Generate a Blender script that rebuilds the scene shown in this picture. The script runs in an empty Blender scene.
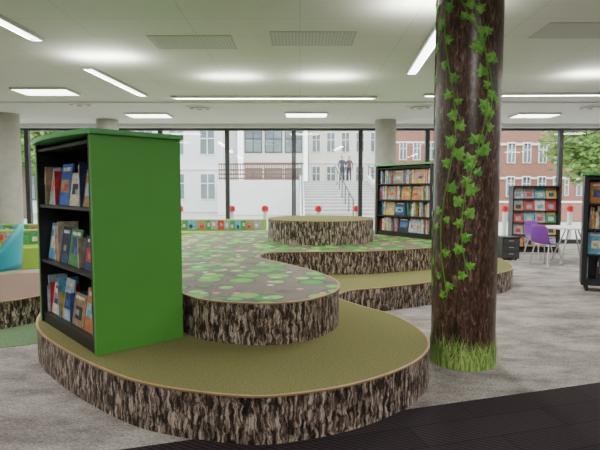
import bpy, math, random
from mathutils import Vector, Matrix
random.seed(7)
S = bpy.context.scene
H = 3.3

# ------------------------------------------------------------ materials
def nt(name):
    m = bpy.data.materials.new(name); m.use_nodes = True
    t = m.node_tree; b = t.nodes['Principled BSDF']
    return m, t, b
def node(t, typ, **kw):
    n = t.nodes.new(typ)
    for k, v in kw.items(): setattr(n, k, v)
    return n
def ramp(t, stops, interp='LINEAR'):
    r = node(t, 'ShaderNodeValToRGB'); cr = r.color_ramp; cr.interpolation = interp
    while len(cr.elements) < len(stops): cr.elements.new(0.5)
    for e, (p, c) in zip(cr.elements, stops):
        e.position = p; e.color = (*c, 1)
    return r
def mat(name, col, rough=0.6, metal=0.0, var=0.12, scale=25, bump=0.0, spec=0.5):
    m, t, b = nt(name)
    tc = node(t, 'ShaderNodeTexCoord'); n = node(t, 'ShaderNodeTexNoise')
    n.inputs['Scale'].default_value = scale; n.inputs['Detail'].default_value = 4
    t.links.new(tc.outputs['Object'], n.inputs['Vector'])
    lo = tuple(c * (1 - var) for c in col); hi = tuple(min(1, c * (1 + var)) for c in col)
    r = ramp(t, [(0.3, lo), (0.7, hi)])
    t.links.new(n.outputs['Fac'], r.inputs['Fac']); t.links.new(r.outputs['Color'], b.inputs['Base Color'])
    b.inputs['Roughness'].default_value = rough; b.inputs['Metallic'].default_value = metal
    b.inputs['Specular IOR Level'].default_value = spec
    if bump:
        bp = node(t, 'ShaderNodeBump'); bp.inputs['Strength'].default_value = bump; bp.inputs['Distance'].default_value = 0.01
        t.links.new(n.outputs['Fac'], bp.inputs['Height']); t.links.new(bp.outputs['Normal'], b.inputs['Normal'])
    return m
def emit(name, col, st):
    m, t, b = nt(name)
    b.inputs['Base Color'].default_value = (*col, 1)
    b.inputs['Emission Color'].default_value = (*col, 1); b.inputs['Emission Strength'].default_value = st
    return m

def bark_mat():
    m, t, b = nt('printed_bark')
    uv = node(t, 'ShaderNodeUVMap')
    nz = node(t, 'ShaderNodeTexNoise'); nz.inputs['Scale'].default_value = 16; nz.inputs['Detail'].default_value = 4
    t.links.new(uv.outputs['UV'], nz.inputs['Vector'])
    mx = node(t, 'ShaderNodeVectorMath', operation='MULTIPLY_ADD')
    mx.inputs[1].default_value = (0.05, 0.16, 0.0)
    t.links.new(nz.outputs['Color'], mx.inputs[0]); t.links.new(uv.outputs['UV'], mx.inputs[2])
    mp = node(t, 'ShaderNodeMapping'); mp.inputs['Scale'].default_value = (36, 7.5, 1)
    t.links.new(mx.outputs[0], mp.inputs['Vector'])
    n = node(t, 'ShaderNodeTexNoise', noise_dimensions='2D'); n.inputs['Scale'].default_value = 1.0; n.inputs['Detail'].default_value = 7; n.inputs['Roughness'].default_value = 0.66
    t.links.new(mp.outputs['Vector'], n.inputs['Vector'])
    r = ramp(t, [(0.38, (0.015, 0.009, 0.007)), (0.45, (0.06, 0.038, 0.03)), (0.51, (0.23, 0.165, 0.128)), (0.62, (0.64, 0.54, 0.45))])
    t.links.new(n.outputs['Fac'], r.inputs['Fac'])
    v = node(t, 'ShaderNodeTexVoronoi', feature='DISTANCE_TO_EDGE', voronoi_dimensions='2D'); v.inputs['Scale'].default_value = 1
    mp3 = node(t, 'ShaderNodeMapping'); mp3.inputs['Scale'].default_value = (26, 6.0, 1)
    t.links.new(mx.outputs[0], mp3.inputs['Vector']); t.links.new(mp3.outputs['Vector'], v.inputs['Vector'])
    r2 = ramp(t, [(0.0, (0.08, 0.06, 0.05)), (0.12, (1.0, 1.0, 1.0))]); t.links.new(v.outputs['Distance'], r2.inputs['Fac'])
    mix = node(t, 'ShaderNodeMix', data_type='RGBA', blend_type='MULTIPLY'); mix.inputs['Factor'].default_value = 0.9
    t.links.new(r.outputs['Color'], mix.inputs['A']); t.links.new(r2.outputs['Color'], mix.inputs['B'])
    t.links.new(mix.outputs['Result'], b.inputs['Base Color'])
    b.inputs['Roughness'].default_value = 0.55
    return m
def lily_mat():
    m, t, b = nt('lily_pond_print')
    tc = node(t, 'ShaderNodeTexCoord')
    nb = node(t, 'ShaderNodeTexNoise'); nb.inputs['Scale'].default_value = 3.5; nb.inputs['Detail'].default_value = 5
    t.links.new(tc.outputs['Object'], nb.inputs['Vector'])
    base = ramp(t, [(0.35, (0.085, 0.085, 0.055)), (0.5, (0.19, 0.135, 0.115)), (0.62, (0.12, 0.13, 0.085))])
    t.links.new(nb.outputs['Fac'], base.inputs['Fac'])
    cur = base.outputs['Color']
    for (sc, off, thr, keep, cols) in (
        (2.9, .3, .40, .22, [(0.0, (0.05, 0.28, 0.04)), (0.3, (0.14, 0.44, 0.06)), (0.55, (0.24, 0.42, 0.10)), (0.8, (0.09, 0.36, 0.07))]),
        (4.3, 3.1, .34, .55, [(0.0, (0.10, 0.46, 0.06)), (0.4, (0.28, 0.58, 0.12)), (0.7, (0.09, 0.22, 0.06)), (0.82, (0.14, 0.50, 0.09))]),
        (5.6, 7.7, .22, .80, [(0.0, (0.66, 0.26, 0.30)), (0.4, (0.42, 0.12, 0.14)), (0.6, (0.72, 0.48, 0.46)), (0.9, (0.35, 0.5, 0.16))])):
        mp = node(t, 'ShaderNodeMapping'); mp.inputs['Location'].default_value = (off, off * 0.7, 0)
        t.links.new(tc.outputs['Object'], mp.inputs['Vector'])
        v = node(t, 'ShaderNodeTexVoronoi', voronoi_dimensions='2D'); v.inputs['Scale'].default_value = sc
        v.inputs['Randomness'].default_value = 0.7
        t.links.new(mp.outputs['Vector'], v.inputs['Vector'])
        lt = node(t, 'ShaderNodeMath', operation='LESS_THAN'); lt.inputs[1].default_value = thr
        t.links.new(v.outputs['Distance'], lt.inputs[0])
        sx = node(t, 'ShaderNodeSeparateColor'); t.links.new(v.outputs['Color'], sx.inputs['Color'])
        gt = node(t, 'ShaderNodeMath', operation='GREATER_THAN'); gt.inputs[1].default_value = keep
        t.links.new(sx.outputs['Green'], gt.inputs[0])
        mu = node(t, 'ShaderNodeMath', operation='MULTIPLY')
        t.links.new(lt.outputs[0], mu.inputs[0]); t.links.new(gt.outputs[0], mu.inputs[1])
        c1 = ramp(t, cols, 'CONSTANT'); t.links.new(sx.outputs['Red'], c1.inputs['Fac'])
        rim = ramp(t, [(0.0, (1.25, 1.25, 1.1)), (thr * .82, (0.95, 0.95, 0.95)), (thr * .9, (0.25, 0.28, 0.2))]); t.links.new(v.outputs['Distance'], rim.inputs['Fac'])
        mr = node(t, 'ShaderNodeMix', data_type='RGBA', blend_type='MULTIPLY'); mr.inputs['Factor'].default_value = 1
        t.links.new(c1.outputs['Color'], mr.inputs['A']); t.links.new(rim.outputs['Color'], mr.inputs['B'])
        mixa = node(t, 'ShaderNodeMix', data_type='RGBA')
        t.links.new(mu.outputs[0], mixa.inputs['Factor']); t.links.new(cur, mixa.inputs['A']); t.links.new(mr.outputs['Result'], mixa.inputs['B'])
        cur = mixa.outputs['Result']
    t.links.new(cur, b.inputs['Base Color'])
    b.inputs['Roughness'].default_value = 0.5; b.inputs['Specular IOR Level'].default_value = 0.14
    return m
def floor_mat():
    m, t, b = nt('grey_mottled_carpet')
    tc = node(t, 'ShaderNodeTexCoord')
    n1 = node(t, 'ShaderNodeTexNoise'); n1.inputs['Scale'].default_value = 1.6; n1.inputs['Detail'].default_value = 9; n1.inputs['Roughness'].default_value = 0.78
    mp = node(t, 'ShaderNodeMapping'); mp.inputs['Scale'].default_value = (1, 2.0, 1); mp.inputs['Rotation'].default_value = (0, 0, 0.3)
    t.links.new(tc.outputs['Object'], mp.inputs['Vector']); t.links.new(mp.outputs['Vector'], n1.inputs['Vector'])
    r = ramp(t, [(0.38, (0.20, 0.178, 0.168)), (0.5, (0.32, 0.29, 0.275)), (0.60, (0.43, 0.40, 0.38))])
    t.links.new(n1.outputs['Fac'], r.inputs['Fac'])
    n2 = node(t, 'ShaderNodeTexNoise'); n2.inputs['Scale'].default_value = 60; n2.inputs['Detail'].default_value = 2
    t.links.new(tc.outputs['Object'], n2.inputs['Vector'])
    r2 = ramp(t, [(0.35, (0.70, 0.70, 0.70)), (0.65, (1.2, 1.2, 1.2))]); t.links.new(n2.outputs['Fac'], r2.inputs['Fac'])
    mix = node(t, 'ShaderNodeMix', data_type='RGBA', blend_type='MULTIPLY'); mix.inputs['Factor'].default_value = 1
    t.links.new(r.outputs['Color'], mix.inputs['A']); t.links.new(r2.outputs['Color'], mix.inputs['B'])
    t.links.new(mix.outputs['Result'], b.inputs['Base Color'])
    b.inputs['Roughness'].default_value = 0.95; b.inputs['Specular IOR Level'].default_value = 0.1
    return m
def dark_carpet_mat():
    m, t, b = nt('dark_plank_carpet')
    tc = node(t, 'ShaderNodeTexCoord')
    mp = node(t, 'ShaderNodeMapping'); mp.inputs['Rotation'].default_value = (0, 0, -0.28)
    t.links.new(tc.outputs['Object'], mp.inputs['Vector'])
    br = node(t, 'ShaderNodeTexBrick'); br.inputs['Scale'].default_value = 1
    br.inputs['Brick Width'].default_value = 1.0; br.inputs['Row Height'].default_value = 0.25
    br.inputs['Mortar Size'].default_value = 0.003
    br.inputs['Color1'].default_value = (0.030, 0.023, 0.026, 1); br.inputs['Color2'].default_value = (0.040, 0.032, 0.035, 1)
    br.inputs['Mortar'].default_value = (0.016, 0.013, 0.014, 1)
    t.links.new(mp.outputs['Vector'], br.inputs['Vector'])
    w = node(t, 'ShaderNodeTexWave'); w.inputs['Scale'].default_value = 14; w.inputs['Distortion'].default_value = 1
    w.bands_direction = 'DIAGONAL'
    t.links.new(mp.outputs['Vector'], w.inputs['Vector'])
    r2 = ramp(t, [(0.2, (0.7, 0.7, 0.7)), (0.8, (1.35, 1.35, 1.35))]); t.links.new(w.outputs['Fac'], r2.inputs['Fac'])
    mix = node(t, 'ShaderNodeMix', data_type='RGBA', blend_type='MULTIPLY'); mix.inputs['Factor'].default_value = 1
    t.links.new(br.outputs['Color'], mix.inputs['A']); t.links.new(r2.outputs['Color'], mix.inputs['B'])
    t.links.new(mix.outputs['Result'], b.inputs['Base Color'])
    b.inputs['Roughness'].default_value = 0.95; b.inputs['Specular IOR Level'].default_value = 0.1
    return m
def ceil_mat():
    m, t, b = nt('ceiling_tiles')
    tc = node(t, 'ShaderNodeTexCoord')
    br = node(t, 'ShaderNodeTexBrick', offset=0.0, squash=1.0); br.inputs['Scale'].default_value = 1
    br.inputs['Brick Width'].default_value = 1.2; br.inputs['Row Height'].default_value = 0.6
    br.inputs['Mortar Size'].default_value = 0.006
    br.inputs['Color1'].default_value = (0.76, 0.78, 0.71, 1); br.inputs['Color2'].default_value = (0.75, 0.77, 0.70, 1)
    br.inputs['Mortar'].default_value = (0.62, 0.63, 0.58, 1)
    t.links.new(tc.outputs['Object'], br.inputs['Vector']); t.links.new(br.outputs['Color'], b.inputs['Base Color'])
    b.inputs['Roughness'].default_value = 0.8
    return m
def trunk_mat():
    m, t, b = nt('trunk_print')
    tc = node(t, 'ShaderNodeTexCoord')
    mp = node(t, 'ShaderNodeMapping'); mp.inputs['Scale'].default_value = (32, 32, 9)
    t.links.new(tc.outputs['Object'], mp.inputs['Vector'])
    n = node(t, 'ShaderNodeTexNoise'); n.inputs['Scale'].default_value = 1; n.inputs['Detail'].default_value = 8; n.inputs['Roughness'].default_value = 0.75; n.inputs['Distortion'].default_value = 1.0
    t.links.new(mp.outputs['Vector'], n.inputs['Vector'])
    r = ramp(t, [(0.38, (0.016, 0.009, 0.007)), (0.47, (0.065, 0.034, 0.024)), (0.56, (0.14, 0.078, 0.055)), (0.66, (0.38, 0.26, 0.20))])
    t.links.new(n.outputs['Fac'], r.inputs['Fac']); t.links.new(r.outputs['Color'], b.inputs['Base Color'])
    b.inputs['Roughness'].default_value = 0.34
    return m
def brick_mat():
    m, t, b = nt('red_brick')
    tc = node(t, 'ShaderNodeTexCoord'); br = node(t, 'ShaderNodeTexBrick'); br.inputs['Scale'].default_value = 3
    mp = node(t, 'ShaderNodeMapping'); mp.inputs['Rotation'].default_value = (math.pi / 2, 0, 0)
    t.links.new(tc.outputs['Object'], mp.inputs['Vector']); t.links.new(mp.outputs['Vector'], br.inputs['Vector'])
    br.inputs['Color1'].default_value = (0.30, 0.115, 0.075, 1); br.inputs['Color2'].default_value = (0.24, 0.09, 0.06, 1); br.inputs['Mortar'].default_value = (0.33, 0.23, 0.18, 1)
    t.links.new(br.outputs['Color'], b.inputs['Base Color']); b.inputs['Roughness'].default_value = 0.9
    return m
def glass_mat():
    m, t, b = nt('window_glass')
    out = t.nodes['Material Output']
    tr = node(t, 'ShaderNodeBsdfTransparent'); tr.inputs['Color'].default_value = (0.96, 0.98, 0.97, 1)
    gl = node(t, 'ShaderNodeBsdfGlossy'); gl.inputs['Roughness'].default_value = 0.03
    mx = node(t, 'ShaderNodeMixShader'); mx.inputs['Fac'].default_value = 0.05
    t.links.new(tr.outputs[0], mx.inputs[1]); t.links.new(gl.outputs[0], mx.inputs[2]); t.links.new(mx.outputs[0], out.inputs['Surface'])
    return m

BARK = bark_mat(); LILY = lily_mat(); TRUNK = trunk_mat(); BRICK = brick_mat(); GLASS = glass_mat()
OLIVE = mat('olive_carpet', (0.195, 0.188, 0.078), 0.95, var=0.2, scale=60, spec=0.1, bump=0.2)
MAUVE = mat('mauve_carpet', (0.20, 0.14, 0.115), 0.95, var=0.12, scale=60, spec=0.1)
NOSING = mat('wood_nosing', (0.40, 0.25, 0.12), 0.5, var=0.15, scale=8)
GREEN = mat('green_panel', (0.10, 0.39, 0.06), 0.5, var=0.04, scale=3)
GREEN2 = mat('green_top', (0.11, 0.42, 0.13), 0.45, var=0.04, scale=3)
BLACK = mat('black_laminate', (0.018, 0.018, 0.02), 0.45, var=0.1)
DKGREY = mat('dark_grey_frame', (0.05, 0.052, 0.055), 0.4, var=0.05)
METAL = mat('brushed_metal', (0.6, 0.6, 0.6), 0.3, metal=0.9, var=0.05)
WHITE = mat('white_paint', (0.78, 0.78, 0.75), 0.6, var=0.02, scale=4)
CONC = mat('pale_concrete', (0.46, 0.45, 0.41), 0.8, var=0.08, scale=6)
PURPLE = mat('purple_plastic', (0.24, 0.06, 0.42), 0.35, var=0.04)
TEAL = mat('teal_vinyl', (0.02, 0.32, 0.40), 0.4, var=0.05)
LIME = mat('lime_vinyl', (0.30, 0.48, 0.06), 0.5, var=0.05)
RED = mat('red_vinyl', (0.75, 0.01, 0.02), 0.4, var=0.05)
LEAF1 = mat('ivy_light', (0.19, 0.50, 0.06), 0.45, var=0.25, scale=30)
LEAF2 = mat('ivy_dark', (0.10, 0.33, 0.04), 0.45, var=0.25, scale=30)
STEM = mat('ivy_stem_green', (0.16, 0.30, 0.06), 0.6)
GR1 = mat('grass_light', (0.46, 0.62, 0.19), 0.6, var=0.2)
GR2 = mat('grass_dark', (0.18, 0.38, 0.06), 0.6, var=0.2)
GRC = mat('green_floor_carpet', (0.13, 0.20, 0.11), 0.95, var=0.2, scale=40, spec=0.1)
CREAM = mat('cream_render', (0.68, 0.65, 0.59), 0.9, var=0.05, scale=2)
PALE = mat('pale_cladding', (0.66, 0.69, 0.68), 0.8, var=0.05, scale=2)
WGL = mat('dark_window_pane', (0.14, 0.17, 0.18), 0.3, var=0.4, scale=0.6, spec=0.2)
PAVE = mat('paving', (0.45, 0.44, 0.41), 0.9, var=0.12, scale=1.5)
STONE = mat('stair_stone', (0.40, 0.39, 0.37), 0.85, var=0.08, scale=3)
RUST = mat('rust_railing', (0.16, 0.07, 0.045), 0.7)
FOL = mat('tree_foliage', (0.16, 0.28, 0.06), 0.9, var=0.4, scale=3)
FOL2 = mat('autumn_foliage', (0.32, 0.27, 0.10), 0.9, var=0.3, scale=3)
TRB = mat('tree_bark', (0.12, 0.09, 0.06), 0.9)
VENT = mat('perforated_grey', (0.46, 0.47, 0.44), 0.6, var=0.05)
VENT2 = mat('perforated_light', (0.60, 0.61, 0.57), 0.6, var=0.05)
LAMPM = emit('lamp_diffuser', (1.0, 1.0, 0.97), 8.0)
WALLM = mat('wall_paint', (0.66, 0.66, 0.62), 0.85, var=0.02, scale=2)
PAL = [mat('book_' + n, c, 0.5, var=0.35, scale=18) for n, c in [
    ('white', (0.7, 0.69, 0.65)), ('blue', (0.04, 0.12, 0.42)), ('sky', (0.12, 0.36, 0.55)), ('red', (0.5, 0.04, 0.04)),
    ('yellow', (0.6, 0.42, 0.08)), ('green', (0.06, 0.26, 0.09)), ('black', (0.03, 0.03, 0.04)), ('pink', (0.45, 0.20, 0.25)),
    ('orange', (0.5, 0.2, 0.06)), ('cream', (0.6, 0.53, 0.4)), ('grey', (0.3, 0.33, 0.36)), ('navy', (0.03, 0.05, 0.14)), ('pale_blue', (0.4, 0.52, 0.6)), ('tan', (0.35, 0.24, 0.14))]]
NP = len(PAL)

# ------------------------------------------------------------ mesh builder
class MB:
    def __init__(s): s.v = []; s.f = []; s.m = []; s.uv = {}
    def add(s, vs, fs, mi=0, M=None):
        o = len(s.v)
        for p in vs:
            p = Vector(p)
            if M is not None: p = M @ p
            s.v.append(p[:])
        for f in fs:
            s.f.append([i + o for i in f]); s.m.append(mi)
    def box(s, c, d, mi=0, M=None):
        x, y, z = c; a, b, h = d[0] / 2, d[1] / 2, d[2] / 2
        vs = [(x + i * a, y + j * b, z + k * h) for k in (-1, 1) for j in (-1, 1) for i in (-1, 1)]
        s.add(vs, [(0, 2, 3, 1), (4, 5, 7, 6), (0, 1, 5, 4), (2, 6, 7, 3), (0, 4, 6, 2), (1, 3, 7, 5)], mi, M)
    def tube(s, pts, r, n=8, mi=0, cap=True):
        pts = [Vector(p) for p in pts]; rs = r if isinstance(r, (list, tuple)) else [r] * len(pts)
        o = len(s.v)
        up = Vector((0, 0, 1))
        for i, p in enumerate(pts):
            d = (pts[min(i + 1, len(pts) - 1)] - pts[max(i - 1, 0)]).normalized()
            a = d.cross(up)
            if a.length < 0.05: a = d.cross(Vector((1, 0, 0)))
            a.normalize(); b = d.cross(a).normalized()
            for k in range(n):
                t = 2 * math.pi * k / n
                s.v.append((p + (a * math.cos(t) + b * math.sin(t)) * rs[i])[:])
        for i in range(len(pts) - 1):
            for k in range(n):
                k2 = (k + 1) % n
                s.f.append([o + i * n + k, o + i * n + k2, o + (i + 1) * n + k2, o + (i + 1) * n + k]); s.m.append(mi)
        if cap:
            s.f.append([o + k for k in range(n)][::-1]); s.m.append(mi)
            e = o + (len(pts) - 1) * n
            s.f.append([e + k for k in range(n)]); s.m.append(mi)
    def prism(s, out, z0, z1, ms=0, mt=0):
        n = len(out); o = len(s.v); L = 0; ls = [0]
        for i in range(n):
            a, b = out[i], out[(i + 1) % n]; L += math.dist(a, b); ls.append(L)
        for p in out: s.v.append((p[0], p[1], z0))
        for p in out: s.v.append((p[0], p[1], z1))
        for i in range(n):
            j = (i + 1) % n
            s.uv[len(s.f)] = [(ls[i], z0), (ls[i + 1], z0), (ls[i + 1], z1), (ls[i], z1)]
            s.f.append([o + i, o + j, o + n + j, o + n + i]); s.m.append(ms)
        s.f.append([o + n + i for i in range(n)]); s.m.append(mt)
        s.f.append([o + i for i in range(n)][::-1]); s.m.append(mt)
    def build(s, name, mats, parent=None, loc=(0, 0, 0), rz=0, smooth=False, sharp=None):
        me = bpy.data.meshes.new(name); me.from_pydata(s.v, [], s.f)
        for m in mats: me.materials.append(m)
        for p, mi in zip(me.polygons, s.m): p.material_index = mi; p.use_smooth = smooth
        if s.uv:
            ul = me.uv_layers.new(name='UVMap')
            for p in me.polygons:
                if p.index in s.uv:
                    for li, u in zip(p.loop_indices, s.uv[p.index]): ul.data[li].uv = u
        me.validate(); me.update()
        if smooth:
            try: me.set_sharp_from_angle(angle=math.radians(sharp or 40))
            except Exception: pass
        ob = bpy.data.objects.new(name, me); S.collection.objects.link(ob)
        ob.location = loc; ob.rotation_euler = (0, 0, rz)
        if parent: ob.parent = parent
        return ob
def empty(name, loc=(0, 0, 0), rz=0):
    e = bpy.data.objects.new(name, None); e.empty_display_size = 0.2
    e.location = loc; e.rotation_euler = (0, 0, rz); S.collection.objects.link(e); return e
def smoothloop(P, k=8):
    out = []; n = len(P)
    for i in range(n):
        p0, p1, p2, p3 = [Vector(P[(i + j) % n]) for j in (-1, 0, 1, 2)]
        for q in range(k):
            t = q / k
            out.append((0.5 * ((2 * p1) + (p2 - p0) * t + (2 * p0 - 5 * p1 + 4 * p2 - p3) * t * t + (3 * p1 - p0 - 3 * p2 + p3) * t ** 3))[:])
    return out
def area(o):
    return sum(o[i][0] * o[(i + 1) % len(o)][1] - o[(i + 1) % len(o)][0] * o[i][1] for i in range(len(o))) / 2
def offset(o, d):
    n = len(o); r = []
    for i in range(n):
        a, b = Vector(o[i - 1]), Vector(o[(i + 1) % n]); t = (b - a).normalized()
        r.append((o[i][0] + t.y * d, o[i][1] - t.x * d))
    return r
def circle(cx, cy, rx, ry=None, n=64):
    ry = ry or rx
    return [(cx + rx * math.cos(2 * math.pi * i / n), cy + ry * math.sin(2 * math.pi * i / n)) for i in range(n)]

# ------------------------------------------------------------ room shell
XL, XR, YB, YF = -9.42, 12.78, 14.0, -3.0
def slab(name, x0, x1, y0, y1, z0, z1, m):
    b = MB(); b.box(((x0 + x1) / 2, (y0 + y1) / 2, (z0 + z1) / 2), (x1 - x0, y1 - y0, z1 - z0)); return b.build(name, [m])
slab('floor', XL, XR, YF, YB, -0.1, 0, floor_mat())
slab('ceiling', XL, XR, YF, YB, H, H + 0.12, ceil_mat())
slab('wall_left', XL - 0.2, XL, YF, YB, 0, H, WALLM)
slab('wall_right', XR, XR + 0.2, YF, YB, 0, H, WALLM)
slab('wall_rear', XL, XR, YF - 0.2, YF, 0, H, WALLM)
slab('trim_window_head', XL, XR, YB - 0.22, YB + 0.1, H - 0.10, H - 0.0, WHITE)
slab('trim_ceiling_joint', XL, XR, 10.35, 10.43, H - 0.035, H, WHITE)
slab('baseboard_left', XL, XL + 0.02, YF, YB, 0, 0.1, WHITE)
b = MB()
pts = [(XL, 0.28), (XL, YF), (XR, YF), (XR, 6.95), (2.34, 3.80), (-1.0, 2.80)]
b.prism(pts, 0.0, 0.006); b.build('floor_dark_carpet', [dark_carpet_mat()])
w = 1.85; wins = []
for k in range(12):
    x0 = XL + k * w; x1 = x0 + w; b = MB()
    for xx in (x0 + 0.03, x1 - 0.03): b.box((xx, YB, H / 2 - 0.03), (0.055, 0.12, H - 0.08), 0)
    b.box(((x0 + x1) / 2, YB, 0.06), (w - 0.12, 0.12, 0.12), 0)
    b.box(((x0 + x1) / 2, YB, H - 0.13), (w - 0.12, 0.12, 0.07), 0)
    b.box(((x0 + x1) / 2, YB, H / 2), (w - 0.1, 0.012, H - 0.2), 1)
    wins.append(b.build('window_%d' % (k + 1), [DKGREY, GLASS]))
# red-topped white bollards on the pavement just outside the glass
for x in (-3.6, -2.05, -1.05, 0.55, 1.7, 6.15, 8.1):
    b = MB(); b.prism(circle(0, 0, .065, n=24), -.02, .86, 0, 0); b.prism(circle(0, 0, .105, n=24), .86, 1.0, 1, 1); b.prism(circle(0, 0, .07, n=24), 1.0, 1.03, 1, 1); b.prism(circle(0, 0, .10, n=24), -.02, .05, 0, 0)
    b.build('bollard', [WHITE, RED], loc=(x, 15.0, 0), smooth=True)
for (x, y) in ((2.22, 13.1), (-6.95, 12.0), (-4.95, 13.0)):
    b = MB(); b.prism(circle(x, y, 0.27, n=48), 0, H); b.prism(circle(x, y, 0.285, n=48), 0.0, 0.1)
    b.build('concrete_column', [CONC], smooth=True)

# ------------------------------------------------------------ ceiling fixtures
def area_light(parent, loc, sx, sy, P, up=False, col=(1, 0.975, 0.92)):
    l = bpy.data.lights.new('lamp', 'AREA'); l.shape = 'RECTANGLE'; l.size = sx; l.size_y = sy; l.energy = P; l.color = col
    o = bpy.data.objects.new('lamp', l); S.collection.objects.link(o); o.location = loc
    if up: o.rotation_euler = (math.pi, 0, 0)
    o.parent = parent
    return o
def fixture(name, x, y, L, W, rz, P):
    e = empty(name, (x, y, H), rz); b = MB(); t = 0.025
    b.box((0, W / 2 + t / 2, -0.02), (L + 2 * t, t, 0.04), 0); b.box((0, -W / 2 - t / 2, -0.02), (L + 2 * t, t, 0.04), 0)
    b.box((L / 2 + t / 2, 0, -0.02), (t, W, 0.04), 0); b.box((-L / 2 - t / 2, 0, -0.02), (t, W, 0.04), 0)
    b.box((0, 0, -0.012), (L, W, 0.02), 1)
    b.build('housing', [METAL, LAMPM], parent=e)
    area_light(e, (0, 0, -0.03), L * 0.98, W * 0.95, P)
PW = 1.75
fixture('added_fill_strip', -3.17, 4.9, 2.3, 0.12, math.pi / 2 - 0.05, 38 * PW)
fixture('added_fill_strip', -3.03, 8.5, 2.1, 0.12, math.pi / 2 - 0.07, 38 * PW)
fixture('added_fill_strip', 1.62, 6.6, 2.3, 0.12, math.pi / 2 - 0.07, 40 * PW)
fixture('added_fill_strip', -0.5, 9.8, 3.9, 0.10, 0, 45 * PW)
fixture('added_fill_strip', 4.2, 9.5, 3.7, 0.10, -0.03, 45 * PW)
fixture('added_fill_strip', 8.6, 9.35, 4.0, 0.10, -0.03, 40 * PW)
fixture('added_fill_strip', -3.3, 0.6, 2.6, 0.12, math.pi / 2, 46 * PW)  # rear strip out of view, added for wide soft fill
fixture('added_fill_strip', 1.4, 0.6, 2.6, 0.12, math.pi / 2, 55 * PW)  # another unseen rear strip added as fill
fixture('added_fill_strip', 5.8, 2.0, 2.6, 0.12, math.pi / 2, 40 * PW)  # also out of view, completes the added fill row
fixture('added_fill_strip', 6.2, 6.0, 2.6, 0.12, math.pi / 2, 40 * PW)
for x, y in ((-4.6, 9.2), (-3.6, 12.1), (0.15, 12.0), (-7.6, 9.2), (5.6, 12.1), (8.5, 12.1), (-7, 3.0), (10, 4.5)):
    fixture('recessed_panel_light', x, y, 0.95, 0.55, 0, 20 * PW)
for x, y, P in ((-2.65, 6.9, 16), (-1.1, 8.1, 11), (0.45, 8.1, 13), (1.3, 4.9, 18), (4.6, 7.9, 15)):
    e = empty('added_ceiling_glow', (x, y, H - 0.24)); area_light(e, (0, 0, 0), 0.75, 0.22, P, up=True)  # no fixture here: unseen upward lamps added to make glow pools on the ceiling
for x, y in ((-1.3, 6.25), (0.15, 6.1), (-2.2, 4.2), (3.2, 5.8), (4.4, 5.8), (0.2, 4.2)):
    b = MB(); b.box((0, 0, -0.002), (1.0, 0.56, 0.004), 0)
    for i in range(24): b.box((-0.46 + i * 0.04, 0, -0.005), (0.02, 0.5, 0.003), 1)
    b.build('ceiling_vent', [VENT, VENT2], loc=(x, y, H))
for x, y in ((-4.6, 10.6), (-2.2, 11.1), (2.6, 11.0), (6.3, 11.0)):
    b = MB()
    for i, r in enumerate((0.3, 0.22, 0.14, 0.06)):
        b.prism(circle(0, 0, r, n=32), -0.015 - 0.012 * i, -0.002 - 0.012 * i, i % 2, i % 2)
    b.build('round_air_diffuser', [WHITE, CONC], loc=(x, y, H), smooth=True)

# ------------------------------------------------------------ tiered platform
T1 = [(-2.50, 4.72), (-2.24, 4.22), (-1.86, 3.78), (-1.36, 3.32), (-.92, 3.02), (-.35, 2.85), (0.0, 2.89), (.40, 3.07), (.78, 3.40), (1.0, 3.80), (1.03, 4.22), (.90, 4.73), (.62, 5.15), (.42, 5.55), (.6, 5.92),
      (1.05, 6.12), (1.85, 6.55), (2.85, 7.15), (3.33, 7.75), (3.5, 8.7), (3.35, 10.0), (2.4, 11.2), (0.0, 11.5), (-1.9, 11.0), (-2.75, 9.6), (-2.8, 8.0), (-2.75, 6.4), (-2.66, 5.4)]
T2 = [(-.88, 4.04), (-.62, 3.87), (-.30, 3.80), (0.0, 3.88), (.23, 4.12), (.35, 4.45), (.33, 4.85), (.12, 5.4), (-.22, 5.95), (-.52, 6.45), (-.45, 6.9), (0.05, 7.02), (1.0, 7.1), (2.0, 7.55), (2.65, 8.1), (3.0, 9.0), (2.8, 10.1), (1.9, 10.8), (0.0, 10.95), (-1.7, 10.4), (-2.35, 9.2), (-2.4, 7.6), (-2.25, 6.2), (-1.90, 5.35), (-1.36, 4.66)]
plat = empty('tiered_reading_platform')
def tier(name, pts, z0, z1, top, parent, loop=True):
    o = smoothloop(pts, 10) if loop else pts
    if area(o) < 0: o = o[::-1]
    b = MB(); b.prism(o, z0, z1, 0, 1); b.build(name, [BARK, top], parent=parent, smooth=True, sharp=50)
    n = len(o); b = MB(); A = offset(o, 0.008); B = offset(o, -0.010)
    vs = [(p[0], p[1], z1 - 0.009) for p in A] + [(p[0], p[1], z1 + 0.003) for p in A] + [(p[0], p[1], z1 + 0.003) for p in B] + [(p[0], p[1], z1 - 0.009) for p in B]
    fs = []
    for i in range(n):
        j = (i + 1) % n
        for a in range(3): fs.append((a * n + i, a * n + j, (a + 1) * n + j, (a + 1) * n + i))
        fs.append((3 * n + i, 3 * n + j, j, i))
    b.add(vs, fs, 0); b.build(name + '_nosing', [NOSING], parent=parent)
tier('lower_tier', T1, 0, 0.30, OLIVE, plat)
tier('middle_tier', T2, 0.30, 0.63, LILY, plat)
tier('round_seat', circle(0.36, 8.75, 0.92, n=96), 0.63, 1.01, OLIVE, plat, False)
bench = empty('round_bark_bench')
tier('seat', circle(-3.78, 6.15, 0.93, 1.06, n=80), 0, 0.30, MAUVE, bench, False)
b = MB(); o = smoothloop([(-4.6, 4.95), (-3.6, 4.65), (-2.75, 4.7), (-2.4, 5.2), (-2.6, 6.5), (-3.5, 7.6), (-4.8, 7.3), (-5.0, 5.8)], 8)
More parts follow.
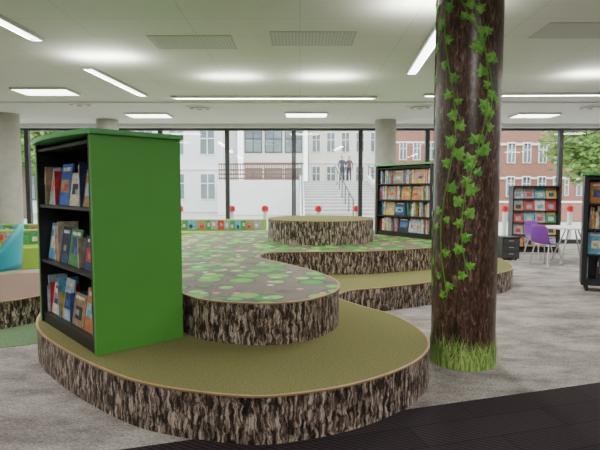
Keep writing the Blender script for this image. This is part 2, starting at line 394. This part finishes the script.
b.prism(o if area(o) > 0 else o[::-1], 0.0, 0.005); b.build('floor_green_carpet', [GRC])

# ------------------------------------------------------------ column with ivy
CX, CY, R = 1.43, 4.32, 0.27
col = empty('ivy_tree_trunk_column', (CX, CY, 0))
b = MB(); b.prism(circle(0, 0, R, n=72), 0, H); b.build('shaft', [TRUNK], parent=col, smooth=True)
def onc(phi, z, r): return (r * math.sin(phi), -r * math.cos(phi), z)
leafP = [(0, -.42), (.22, -.5), (.5, -.36), (.36, -.1), (.52, .12), (.22, .14), (0, .58), (-.22, .14), (-.52, .12), (-.36, -.1), (-.5, -.36), (-.22, -.5)]
lb = MB(); sb = MB()
def leaf(phi, z, s, rot):
    c, sn = math.cos(rot), math.sin(rot); vs = []
    for (a, q) in leafP:
        x, y = (a * c - q * sn) * s, (a * sn + q * c) * s
        vs.append(onc(phi + x / R, z + y, R + 0.005 + random.random() * 0.002))
    vs.append(onc(phi, z, R + 0.012)); n = len(leafP); mi = 0 if random.random() < .65 else 1
    for i in range(n):
        lb.add([vs[i], vs[(i + 1) % n], vs[n]], [(0, 1, 2)], mi if i < n / 2 or random.random() < .5 else 1 - mi)
# phi 0 faces -Y; the camera side is around phi = -0.3
stems = [(lambda z: -.88 + .22 * math.sin(z * 3.6 + .6), .62, 3.22), (lambda z: -.08 + .34 * math.sin(z * 2.9 + 1.2), .80, 3.22),
         (lambda z: -.35 + .75 * math.sin(z * 2.4 + 2.5), 1.7, 3.22), (lambda z: 2.0 + .3 * math.sin(z * 3), .5, 3.2), (lambda z: 3.3 + .4 * math.sin(z * 2.2), .8, 3.2), (lambda z: 4.4 + .2 * math.sin(z * 2.8), .6, 3.2)]
for f, z0, z1 in stems:
    pts = []; z = z0; side = 1
    while z < z1:
        pts.append(onc(f(z), z, R + 0.004)); z += 0.04
    sb.tube(pts, 0.006, 5)
    z = z0
    while z < z1:
        side = -side; ph = f(z) + side * random.uniform(.10, .22)
        s = random.uniform(.065, .115)
        leaf(ph, z, s, random.uniform(-.9, .9) + (math.pi if random.random() < .25 else 0) - side * .9)
        z += random.uniform(.065, .14) if random.random() < .85 else .2
lb.build('ivy_leaves', [LEAF1, LEAF2], parent=col); sb.build('ivy_stems', [STEM], parent=col)
gb = MB()
for i in range(900):
    ph = random.uniform(0, 2 * math.pi); h = random.uniform(.10, .26) * (1 if random.random() < .8 else 1.3); wd = random.uniform(.006, .012); ln = random.uniform(-.35, .35)
    r0 = R + random.uniform(.003, .010); vs = []
    for k in range(5):
        t = k / 4; c = ph + ln * t * t; ww = wd * (1 - t) / R + .001
        vs += [onc(c - ww, h * t + 0.001, r0 + .004 * t), onc(c + ww, h * t + 0.001, r0 + .004 * t)]
    gb.add(vs, [(2 * k, 2 * k + 1, 2 * k + 3, 2 * k + 2) for k in range(4)], 0 if random.random() < .6 else 1)
gb.build('grass_blades', [GR1, GR2], parent=col)

# ------------------------------------------------------------ bookshelves
def books_row(b, x0, x1, y, z, hmax, sgn, faceout=0.25):
    x = x0 + 0.01
    while x < x1 - 0.03:
        r = random.random()
        if r < faceout and x < x1 - 0.27:
            wd = random.uniform(.19, .27); h = min(hmax - .02, random.uniform(.26, .36)); c = random.randrange(NP)
            M = Matrix.Translation((x + wd / 2, y - sgn * .05, z + .003)) @ Matrix.Rotation(-sgn * -0.14, 4, 'X')
            b.box((0, 0, h / 2), (wd, .014, h), c, M)
            c2 = (c + random.randint(1, NP - 1)) % NP
            b.box((random.uniform(-.02, .02), sgn * .0085, h * random.uniform(.4, .55)), (wd * random.uniform(.5, .85), .003, h * random.uniform(.25, .45)), c2, M)
            b.box((random.uniform(-.03, .03), sgn * .0105, h * .42), (wd * .3, .003, h * .16), (c2 + 4) % NP, M)
            b.box((0, sgn * .0085, h * .87), (wd * .7, .003, h * .09), 0 if c else 3, M)
            b.box((0, -sgn * .03, h / 2 * .9), (wd * .9, .02, h * .9), (c + 5) % NP, M)
            x += wd + .015
        elif r > .95: x += random.uniform(.03, .07)
        else:
            th = random.uniform(.006, .028); h = min(hmax - .02, random.uniform(.22, .35)); d = random.uniform(.16, .2)
            M = Matrix.Translation((x + th / 2, y - sgn * (d / 2 + random.uniform(.02, .04)), z + .002)) @ Matrix.Rotation(random.choice([0, 0, 0, .05]), 4, 'Y')
            c = random.choice(list(range(NP)) + [0, 9, 12])
            b.box((0, 0, h / 2), (th, d, h), c, M)
            if th > .014: b.box((0, sgn * (d / 2 + .0008), h * .7), (th * .7, .002, h * .2), (c + 4) % NP, M)
            x += th + .0015
def bookshelf(name, loc, rz, W, D, Ht, rows, end, top, double=True, casters=False, fo=.25, curve=0.05):
    e = empty(name, loc, rz); z0 = 0.09 if casters else 0.0
    b = MB(); T = 0.035
    for sx in (-1, 1):
        b.box((sx * (W / 2 - T / 2), 0, (z0 + Ht) / 2), (T, D, Ht - z0 - .004), 0)
        b.box((sx * (W / 2 - T - .008), 0, (z0 + Ht) / 2), (.014, D - .01, Ht - z0 - .01), 1)
    b.box((0, 0 if double else D / 2 - .01, (z0 + Ht) / 2), (W - 2 * T, .016, Ht - z0 - .01), 1)
    b.box((0, 0, z0 + .045), (W - 2 * T, D - .03, .09), 1)
    zs = [z0 + .09 + (Ht - z0 - .13) * i / rows for i in range(rows + 1)]
    for z in zs[1:]: b.box((0, 0, z - .012), (W - 2 * T, D - .02, .024), 1)
    for sx in (-1, 1):
        for sy in (-1, 1): b.box((sx * (W / 2 - T - .012), sy * (D / 2 - .006), (z0 + Ht) / 2), (.024, .014, Ht - z0 - .02), 1)
    if casters:
        for sx in (-1, 1):
            for sy in (-1, 1):
                b.tube([(sx * (W / 2 - .08) - .02, sy * (D / 2 - .06), .035), (sx * (W / 2 - .08) + .02, sy * (D / 2 - .06), .035)], .035, 14, 1)
                b.box((sx * (W / 2 - .08), sy * (D / 2 - .06), .075), (.03, .03, .04), 1)
    b.build('carcass', [end, BLACK], parent=e)
    b = MB(); n = 24; o = []
    for i in range(n + 1):
        t = i / n; o.append((-W / 2 - .03 + (W + .06) * t, -D / 2 - .015 - curve * math.sin(math.pi * t)))
    for i in range(n + 1):
        t = 1 - i / n; o.append((-W / 2 - .03 + (W + .06) * t, D / 2 + .015 + (curve if double else 0) * math.sin(math.pi * t)))
    b.prism(o, Ht - .002, Ht + .032); b.build('top_board', [top], parent=e)
    b = MB()
    for i in range(rows):
        hm = zs[i + 1] - zs[i] - .024
        for sgn in ((-1, 1) if double else (-1,)):
            books_row(b, -W / 2 + T + .03, W / 2 - T - .03, sgn * (D / 2 - .02), zs[i], hm, sgn, fo)
    b.build('books', PAL, parent=e)
bookshelf('bookshelf', (-1.672, 4.275, .30), math.radians(-47.4), 1.36, .70, 1.60, 3, GREEN, GREEN2, fo=.3, curve=.09)
bookshelf('bookshelf', (2.06, 9.39, .63), math.radians(-54.2), 1.40, .42, 1.33, 4, BLACK, GREEN2, double=False, fo=.12)
bookshelf('bookshelf', (4.76, 7.30, 0), math.radians(-26), 1.1, .42, 1.72, 4, BLACK, GREEN2, casters=True, fo=.15)

# ------------------------------------------------------------ magazine rack
e = empty('magazine_display_rack', (5.7, 12.2, 0), -0.15); b = MB()
for sx in (-1, 1): b.box((sx * .52, 0, .8), (.03, .4, 1.6), 0)
b.box((0, .18, .8), (1.01, .02, 1.58), 0); b.box((0, 0, .04), (1.01, .38, .08), 0); b.box((0, 0, 1.59), (1.08, .42, .03), 0)
for i in range(5):
    z = .12 + i * .29; b.box((0, -.02 + i * .02, z), (1.01, .3, .015), 0); b.box((0, -.17 + i * .02, z + .01), (1.01, .01, .015), 0)
b.build('rack_frame', [BLACK], parent=e); b = MB()
for i in range(5):
    for j in range(4):
        M = Matrix.Translation((-.375 + j * .25, -.155 + i * .02, .13 + i * .29)) @ Matrix.Rotation(-.25, 4, 'X'); c = random.choice([2, 4, 8, 9, 5, 9, 7, 13, 3, 10])
        b.box((0, 0, .14), (.235, .01, .275), c, M); b.box((0, -.007, .23), (.18, .003, .05), (c + 3) % NP, M); b.box((0, -.007, .1), (.12, .003, .10), (c + 7) % NP, M)
b.build('magazines', PAL, parent=e)
b = MB(); b.box((0, 0, .26), (.36, .4, .44), 0)
for i in range(3): b.box((0, -.205, .12 + i * .14), (.32, .012, .12), 1); b.box((0, -.215, .14 + i * .14), (.1, .012, .012), 2)
b.box((0, 0, .49), (.4, .44, .02), 0)
for sx in (-1, 1):
    for sy in (-1, 1): b.tube([(sx * .13, sy * .15, 0), (sx * .13, sy * .15, .05)], .02, 8, 1)
b.build('drawer_cabinet', [BLACK, DKGREY, METAL], loc=(4.5, 10.8, 0))

# ------------------------------------------------------------ table and chairs
b = MB(); b.prism(circle(0, 0, .5, n=48), .71, .74); b.prism(circle(0, 0, .12, n=24), .69, .71, 1, 1)
for k in range(4):
    a = k * math.pi / 2 + .6; b.tube([(.12 * math.cos(a), .12 * math.sin(a), .70), (.42 * math.cos(a), .42 * math.sin(a), .0)], .016, 8, 1)
b.build('round_table', [WHITE, METAL], loc=(5.62, 10.3, 0))
def chair(loc, rz):
    e = empty('purple_chair', loc, rz); b = MB(); prof = [(-.22, .43), (-.19, .445), (-.05, .435), (.10, .43), (.17, .45), (.205, .52), (.225, .62), (.245, .74), (.255, .82)]
    nx = 10; vs = []
    for (y, z) in prof:
        hw = .22 if z < .5 else .22 - (z - .5) * .12
        for i in range(nx + 1):
            t = i / nx * 2 - 1; lift = .025 * t * t
            vs.append((hw * t, y - (lift if z > .5 else 0), z + (lift if z <= .5 else 0) - (.03 * t ** 4 if z > .8 else 0)))
    m = nx + 1; fs = [(r * m + i, r * m + i + 1, (r + 1) * m + i + 1, (r + 1) * m + i) for r in range(len(prof) - 1) for i in range(nx)]
    b.add(vs, fs); o = b.build('seat_shell', [PURPLE], parent=e, smooth=True)
    md = o.modifiers.new('t', 'SOLIDIFY'); md.thickness = .012
    md = o.modifiers.new('s', 'SUBSURF'); md.levels = 1; md.render_levels = 1
    b = MB()
    for sx in (-1, 1):
        b.tube([(sx * .21, -.22, 0), (sx * .16, -.14, .425), (sx * .16, .13, .425), (sx * .21, .22, 0)], .014, 8)
    b.tube([(-.16, -.14, .42), (.16, -.14, .42)], .010, 8); b.tube([(-.16, .13, .42), (.16, .13, .42)], .010, 8)
    b.build('legs', [METAL], parent=e, smooth=True)
chair((4.93, 9.95, 0), math.radians(115)); chair((5.95, 9.5, 0), math.radians(-150)); chair((5.3, 11.05, 0), math.radians(20)); chair((6.35, 10.7, 0), math.radians(-60))

# ------------------------------------------------------------ left lounge seats
e = empty('teal_lounge_chair', (-5.02, 8.1, 0), math.radians(-62))
b = MB(); n = 24; vs = []
for ring in range(7):
    t = ring / 6
    for i in range(n + 1):
        a = math.pi * (i / n); edge = math.sin(a); r = .36 + .05 * t
        vs.append((-r * math.cos(a), r * math.sin(a), .22 + (.22 + .52 * edge ** 1.2) * t))
m = n + 1; b.add(vs, [(r * m + i, r * m + i + 1, (r + 1) * m + i + 1, (r + 1) * m + i) for r in range(6) for i in range(n)])
o = b.build('back_shell', [TEAL], parent=e, smooth=True); md = o.modifiers.new('t', 'SOLIDIFY'); md.thickness = .06
b = MB(); b.prism([(.34 * math.cos(t), .34 * math.sin(t)) for t in [math.pi * i / 20 for i in range(21)]] + [(-.34, -.25), (-.28, -.30), (.28, -.30), (.34, -.25)], .26, .42)
o = b.build('seat_cushion', [TEAL], parent=e, smooth=True); md = o.modifiers.new('b', 'BEVEL'); md.width = .03; md.segments = 3
b = MB(); b.prism(circle(0, 0, .28, n=32), 0, .03); b.tube([(0, 0, .03), (0, 0, .27)], .04, 12); b.build('pedestal', [METAL], parent=e, smooth=True)

def patch_sofa(name, loc, rz, L, seat=True):
    e = empty(name, loc, rz); b = MB()
    if seat: b.box((0, -.15, .21), (L, .55, .42), 0)
    b.box((0, .2, .36), (L, .14, .72), 0)
    o = b.build('base', [LIME], parent=e); md = o.modifiers.new('b', 'BEVEL'); md.width = .02; md.segments = 2
    b = MB(); x = -L / 2 + .02
    while x < L / 2 - .2:
        wd = random.uniform(.12, .26); c = random.choice([2, 5, 9, 10, 13, 3, 10, 5])
        b.box((x + wd / 2, .12, .57), (wd, .022, .24), c); b.box((x + wd * random.uniform(.3, .6), .105, .55 + random.uniform(-.03, .05)), (wd * .4, .01, .09), (c + 4) % NP); x += wd + .003
    b.build('picture_panels', PAL, parent=e)
patch_sofa('patchwork_sofa', (-5.5, 9.7, 0), math.radians(20), 1.5)
patch_sofa('patchwork_sofa', (-2.2, 13.2, 0), 0, 2.6)
patch_sofa('patchwork_sofa', (-6.7, 11.3, 0), math.radians(5), 1.8)

# ------------------------------------------------------------ exterior
slab('street_paving', -45, 45, YB + .12, 75, -.12, -.02, PAVE)
def building(name, x0, x1, y, D, Ht, m, nx, floors, zb=0, ww=.6, frame=WHITE, fh=3.0, gable=False):
    b = MB(); b.box(((x0 + x1) / 2, y + D / 2, zb + Ht / 2), (x1 - x0, D, Ht), 0); W = (x1 - x0) / nx
    for f in range(floors):
        for i in range(nx):
            cx = x0 + (i + .5) * W; cz = zb + 1.75 + f * fh
            b.box((cx, y - .03, cz), (W * ww + .16, .08, fh * .55 + .16), 2); b.box((cx, y - .08, cz), (W * ww, .06, fh * .55), 1)
            b.box((cx, y - .12, cz), (.06, .05, fh * .55), 2); b.box((cx, y - .12, cz + .2), (W * ww, .05, .06), 2)
        b.box(((x0 + x1) / 2, y - .05, zb + fh * (f + 1) - .05), (x1 - x0, .12, .14), 2)
    if gable:
        c = (x0 + x1) / 2; z = zb + Ht
        b.add([(x0, y, z), (x1, y, z), (c, y, z + 3), (x0, y + D, z), (x1, y + D, z), (c, y + D, z + 3)], [(0, 1, 2), (3, 5, 4), (0, 2, 5, 3), (1, 4, 5, 2)], 0)
    b.build(name, [m, WGL, frame])
building('grey_apartment_building', -27, -14.5, 32, 8, 14, PALE, 6, 4, frame=DKGREY, ww=.7)
building('white_apartment_building', -13.5, -5.2, 34, 8, 14, PALE, 4, 4, ww=.45)
building('glazed_building', -4.6, 0.3, 41, 8, 14, CREAM, 3, 4, zb=0.6, ww=.78, frame=DKGREY, fh=3.1)
building('cream_building', 0.8, 7.3, 45, 8, 15, CREAM, 5, 4, zb=1.0, ww=.5)
building('brick_house', 8.0, 12.6, 42, 8, 9.0, BRICK, 4, 4, zb=.5, ww=.42, fh=2.5, gable=True)
building('brick_house', 13.4, 19.0, 36, 8, 10, BRICK, 5, 4, ww=.40, fh=2.4, gable=True)
building('brick_house', 21, 34, 44, 8, 10, BRICK, 9, 4, ww=.42, fh=2.5)
b = MB(); ns = 14; rise = 2.1 / ns; run = 12.0 / ns
for i in range(ns):
    b.box((2.35, (22 + i * run + 34) / 2, rise * (i + .5)), (4.3, 34 - 22 - i * run, rise), 0)
    b.box((2.35, 22 + i * run + .03, rise * (i + 1) - .01), (4.3, .08, .03), 1)
for x in (.1, 4.6):
    b.add([(x - .12, 22, 0), (x + .12, 22, 0), (x + .12, 34, 0), (x - .12, 34, 0), (x - .12, 22, .4), (x + .12, 22, .4), (x + .12, 34, 2.5), (x - .12, 34, 2.5)],
          [(0, 3, 2, 1), (4, 5, 6, 7), (0, 1, 5, 4), (2, 3, 7, 6), (1, 2, 6, 5), (0, 4, 7, 3)], 1)
for x in (.1, 2.35, 4.6):
    b.tube([(x, 22, 1.05), (x, 34, 3.15)], .035, 8, 2)
    for i in range(7): y = 22.1 + i * 1.95; z = (y - 22) / 12 * 2.1; b.tube([(x, y, z), (x, y, z + 1.0)], .03, 6, 2)
b.build('outdoor_staircase', [STONE, PALE, DKGREY])
b = MB(); b.box((-2.5, 35.0, 1.05), (4.9, 9.9, 2.1), 0); b.box((3.5, 37.1, 1.04), (7.0, 6.0, 2.08), 0); b.box((7.2, 33.0, 1.05), (4.8, 4.0, 2.1), 0); b.build('raised_terrace', [PALE])
b = MB()
for z in (2.2, 2.45, 2.7, 3.05): b.box((-2.5, 30.15, z), (4.8, .05, .09), 0)
for i in range(34): b.box((-4.85 + i * .143, 30.15, 2.6), (.05, .04, 1.0), 0)
b.build('terrace_railing', [RUST])
def tree(loc, h, r, m):
    e = empty('street_tree', loc); b = MB(); b.tube([(0, 0, 0), (.1, 0, h * .35), (0, .1, h * .7)], [.22, .16, .07], 10)
    for k in range(6):
        a = k * 1.05; b.tube([(.08, 0, h * (.35 + .04 * k)), (r * .6 * math.cos(a), r * .6 * math.sin(a), h * (.6 + .03 * k))], [.07, .03], 6)
    b.build('trunk', [TRB], parent=e, smooth=True)
    b = MB()
    for i in range(4200):
        th = random.uniform(0, 2 * math.pi); u = random.uniform(-1, 1); rr = r * random.uniform(.35, 1) * (1 + .2 * math.sin(3 * th + 4 * u)); q = math.sqrt(1 - u * u)
        c = Vector((rr * q * math.cos(th), rr * q * math.sin(th), h * .62 + rr * u * .95)); s = random.uniform(.10, .24)
        M = Matrix.Translation(c) @ Matrix.Rotation(random.uniform(0, 6), 4, 'Z') @ Matrix.Rotation(random.uniform(0, 3), 4, 'X')
        b.add([(-s, 0, 0), (0, -s * .6, 0), (s, 0, 0), (0, s * .6, 0)], [(0, 1, 2, 3)], 0, M)
    b.build('foliage', [m], parent=e)
tree((15.9, 27, 0), 6.5, 2.5, FOL); tree((18.5, 30, 0), 7, 2.8, FOL2); tree((-14.6, 26.5, 0), 7, 2.2, FOL)
b = MB(); b.box((14, 24, .45), (9, .3, .9), 0); b.box((14, 24, .93), (9.2, .4, .08), 1); b.build('garden_wall', [BRICK, WHITE])

def person(loc, rz, shirt, legs, pose=0):
    e = empty('standing_person', loc, rz)
    V = [(0, 0, .93), (0, 0, 1.10), (0, 0, 1.32), (0, 0, 1.46), (0, -.01, 1.54)]
    Rr = [.15, .13, .16, .09, .055]; E = [(0, 1), (1, 2), (2, 3), (3, 4)]
    for sx in (-1, 1):
        o = len(V); V += [(sx * .09, 0, .86), (sx * .10, -.01 + .03 * sx * pose, .48), (sx * .11, .02, .07), (sx * .12, -.14, .04)]
        Rr += [.095, .062, .042, .035]; E += [(0, o), (o, o + 1), (o + 1, o + 2), (o + 2, o + 3)]
        o = len(V); bend = pose if sx > 0 else 0
        V += [(sx * .19, 0, 1.40), (sx * .25, .02, 1.13), (sx * (.25 - .06 * bend), -.05 - .18 * bend, .90 + .18 * bend), (sx * (.25 - .1 * bend), -.07 - .24 * bend, .80 + .28 * bend)]
        Rr += [.062, .046, .033, .026]; E += [(2, o), (o, o + 1), (o + 1, o + 2), (o + 2, o + 3)]
    me = bpy.data.meshes.new('body'); me.from_pydata(V, E, []); ob = bpy.data.objects.new('body', me); S.collection.objects.link(ob); ob.parent = e
    md = ob.modifiers.new('Skin', 'SKIN')
    if not me.skin_vertices: me.skin_vertices.new()
    for i, r in enumerate(Rr): me.skin_vertices[0].data[i].radius = (r, r * .8) if i < 4 else (r, r)
    me.skin_vertices[0].data[0].use_root = True
    ss = ob.modifiers.new('Sub', 'SUBSURF'); ss.levels = 2; ss.render_levels = 2
    m, t, bs = nt('clothes'); tc = node(t, 'ShaderNodeTexCoord'); sp = node(t, 'ShaderNodeSeparateXYZ'); t.links.new(tc.outputs['Object'], sp.inputs[0])
    mr = node(t, 'ShaderNodeMath', operation='DIVIDE'); mr.inputs[1].default_value = 2.0; t.links.new(sp.outputs['Z'], mr.inputs[0])
    r = ramp(t, [(0, (.02, .02, .02)), (.04, legs), (.47, shirt), (.74, (.5, .3, .22))], 'CONSTANT'); t.links.new(mr.outputs[0], r.inputs[0]); t.links.new(r.outputs[0], bs.inputs['Base Color'])
    me.materials.append(m)
    SK = bpy.data.materials.get('skin') or mat('skin', (.5, .3, .22), .6); HR = bpy.data.materials.get('hair') or mat('hair', (.03, .02, .015), .7)
    b = MB(); n, mm = 16, 10
    def ell(c, r3, mi):
        vs = []
        for i in range(mm + 1):
            a = math.pi * i / mm
            for k in range(n):
                t2 = 2 * math.pi * k / n; vs.append((c[0] + r3[0] * math.sin(a) * math.cos(t2), c[1] + r3[1] * math.sin(a) * math.sin(t2), c[2] + r3[2] * math.cos(a)))
        fs = [(i * n + k, (i + 1) * n + k, (i + 1) * n + (k + 1) % n, i * n + (k + 1) % n) for i in range(mm) for k in range(n)]
        b.add(vs, fs, mi)
    ell((0, -.01, 1.64), (.075, .095, .115), 0); ell((0, .012, 1.668), (.084, .098, .102), 1)
    ell((0, -.108, 1.63), (.012, .018, .022), 0); ell((-.078, 0, 1.63), (.012, .02, .03), 0); ell((.078, 0, 1.63), (.012, .02, .03), 0)
    ell((-.03, -.096, 1.65), (.012, .008, .007), 1); ell((.03, -.096, 1.65), (.012, .008, .007), 1); ell((0, -.098, 1.585), (.024, .006, .006), 1)
    # five separate fingers at each hand
    for sx in (-1, 1):
        bend = pose if sx > 0 else 0
        hx, hy, hz = sx * (.25 - .1 * bend), -.07 - .24 * bend, .80 + .28 * bend
        dv = Vector((0, -.07 * bend - .01, -.05 + .09 * bend)).normalized()
        for k, ln in enumerate((.060, .072, .076, .068)):
            p = Vector((hx + (k - 1.5) * .015, hy, hz)); q = p + dv * ln * .6; b.tube([p, q, q + (dv + Vector((0, -.35, 0))).normalized() * ln * .5], [.008, .0075, .006], 6, 0)
        p = Vector((hx - sx * .02, hy - .01, hz + .02)); b.tube([p, p + Vector((-sx * .025, -.02, -.02)), p + Vector((-sx * .03, -.03, -.045))], [.010, .009, .007], 6, 0)
    b.build('head_and_hands', [SK, HR], parent=e, smooth=True)
person((2.90, 34.6, 2.1), .3, (.03, .03, .05), (.02, .02, .03), 1)
person((3.42, 35.0, 2.1), -.5, (.10, .04, .05), (.02, .02, .03), 0)

# ------------------------------------------------------------ world / sun / camera
W = bpy.data.worlds.new('overcast'); S.world = W; W.use_nodes = True
bg = W.node_tree.nodes['Background']; bg.inputs[0].default_value = (.92, .96, 1.0, 1); bg.inputs[1].default_value = 4.6
l = bpy.data.lights.new('sun', 'SUN'); l.energy = 2.0; l.angle = .4; o = bpy.data.objects.new('sun', l); S.collection.objects.link(o); o.rotation_euler = (math.radians(40), math.radians(15), 0)
c = bpy.data.cameras.new('camera'); c.lens = 30; c.sensor_width = 36; o = bpy.data.objects.new('camera', c); S.collection.objects.link(o)
o.location = (0, 0, 1.5); o.rotation_euler = (math.radians(86), 0, 0); S.camera = o
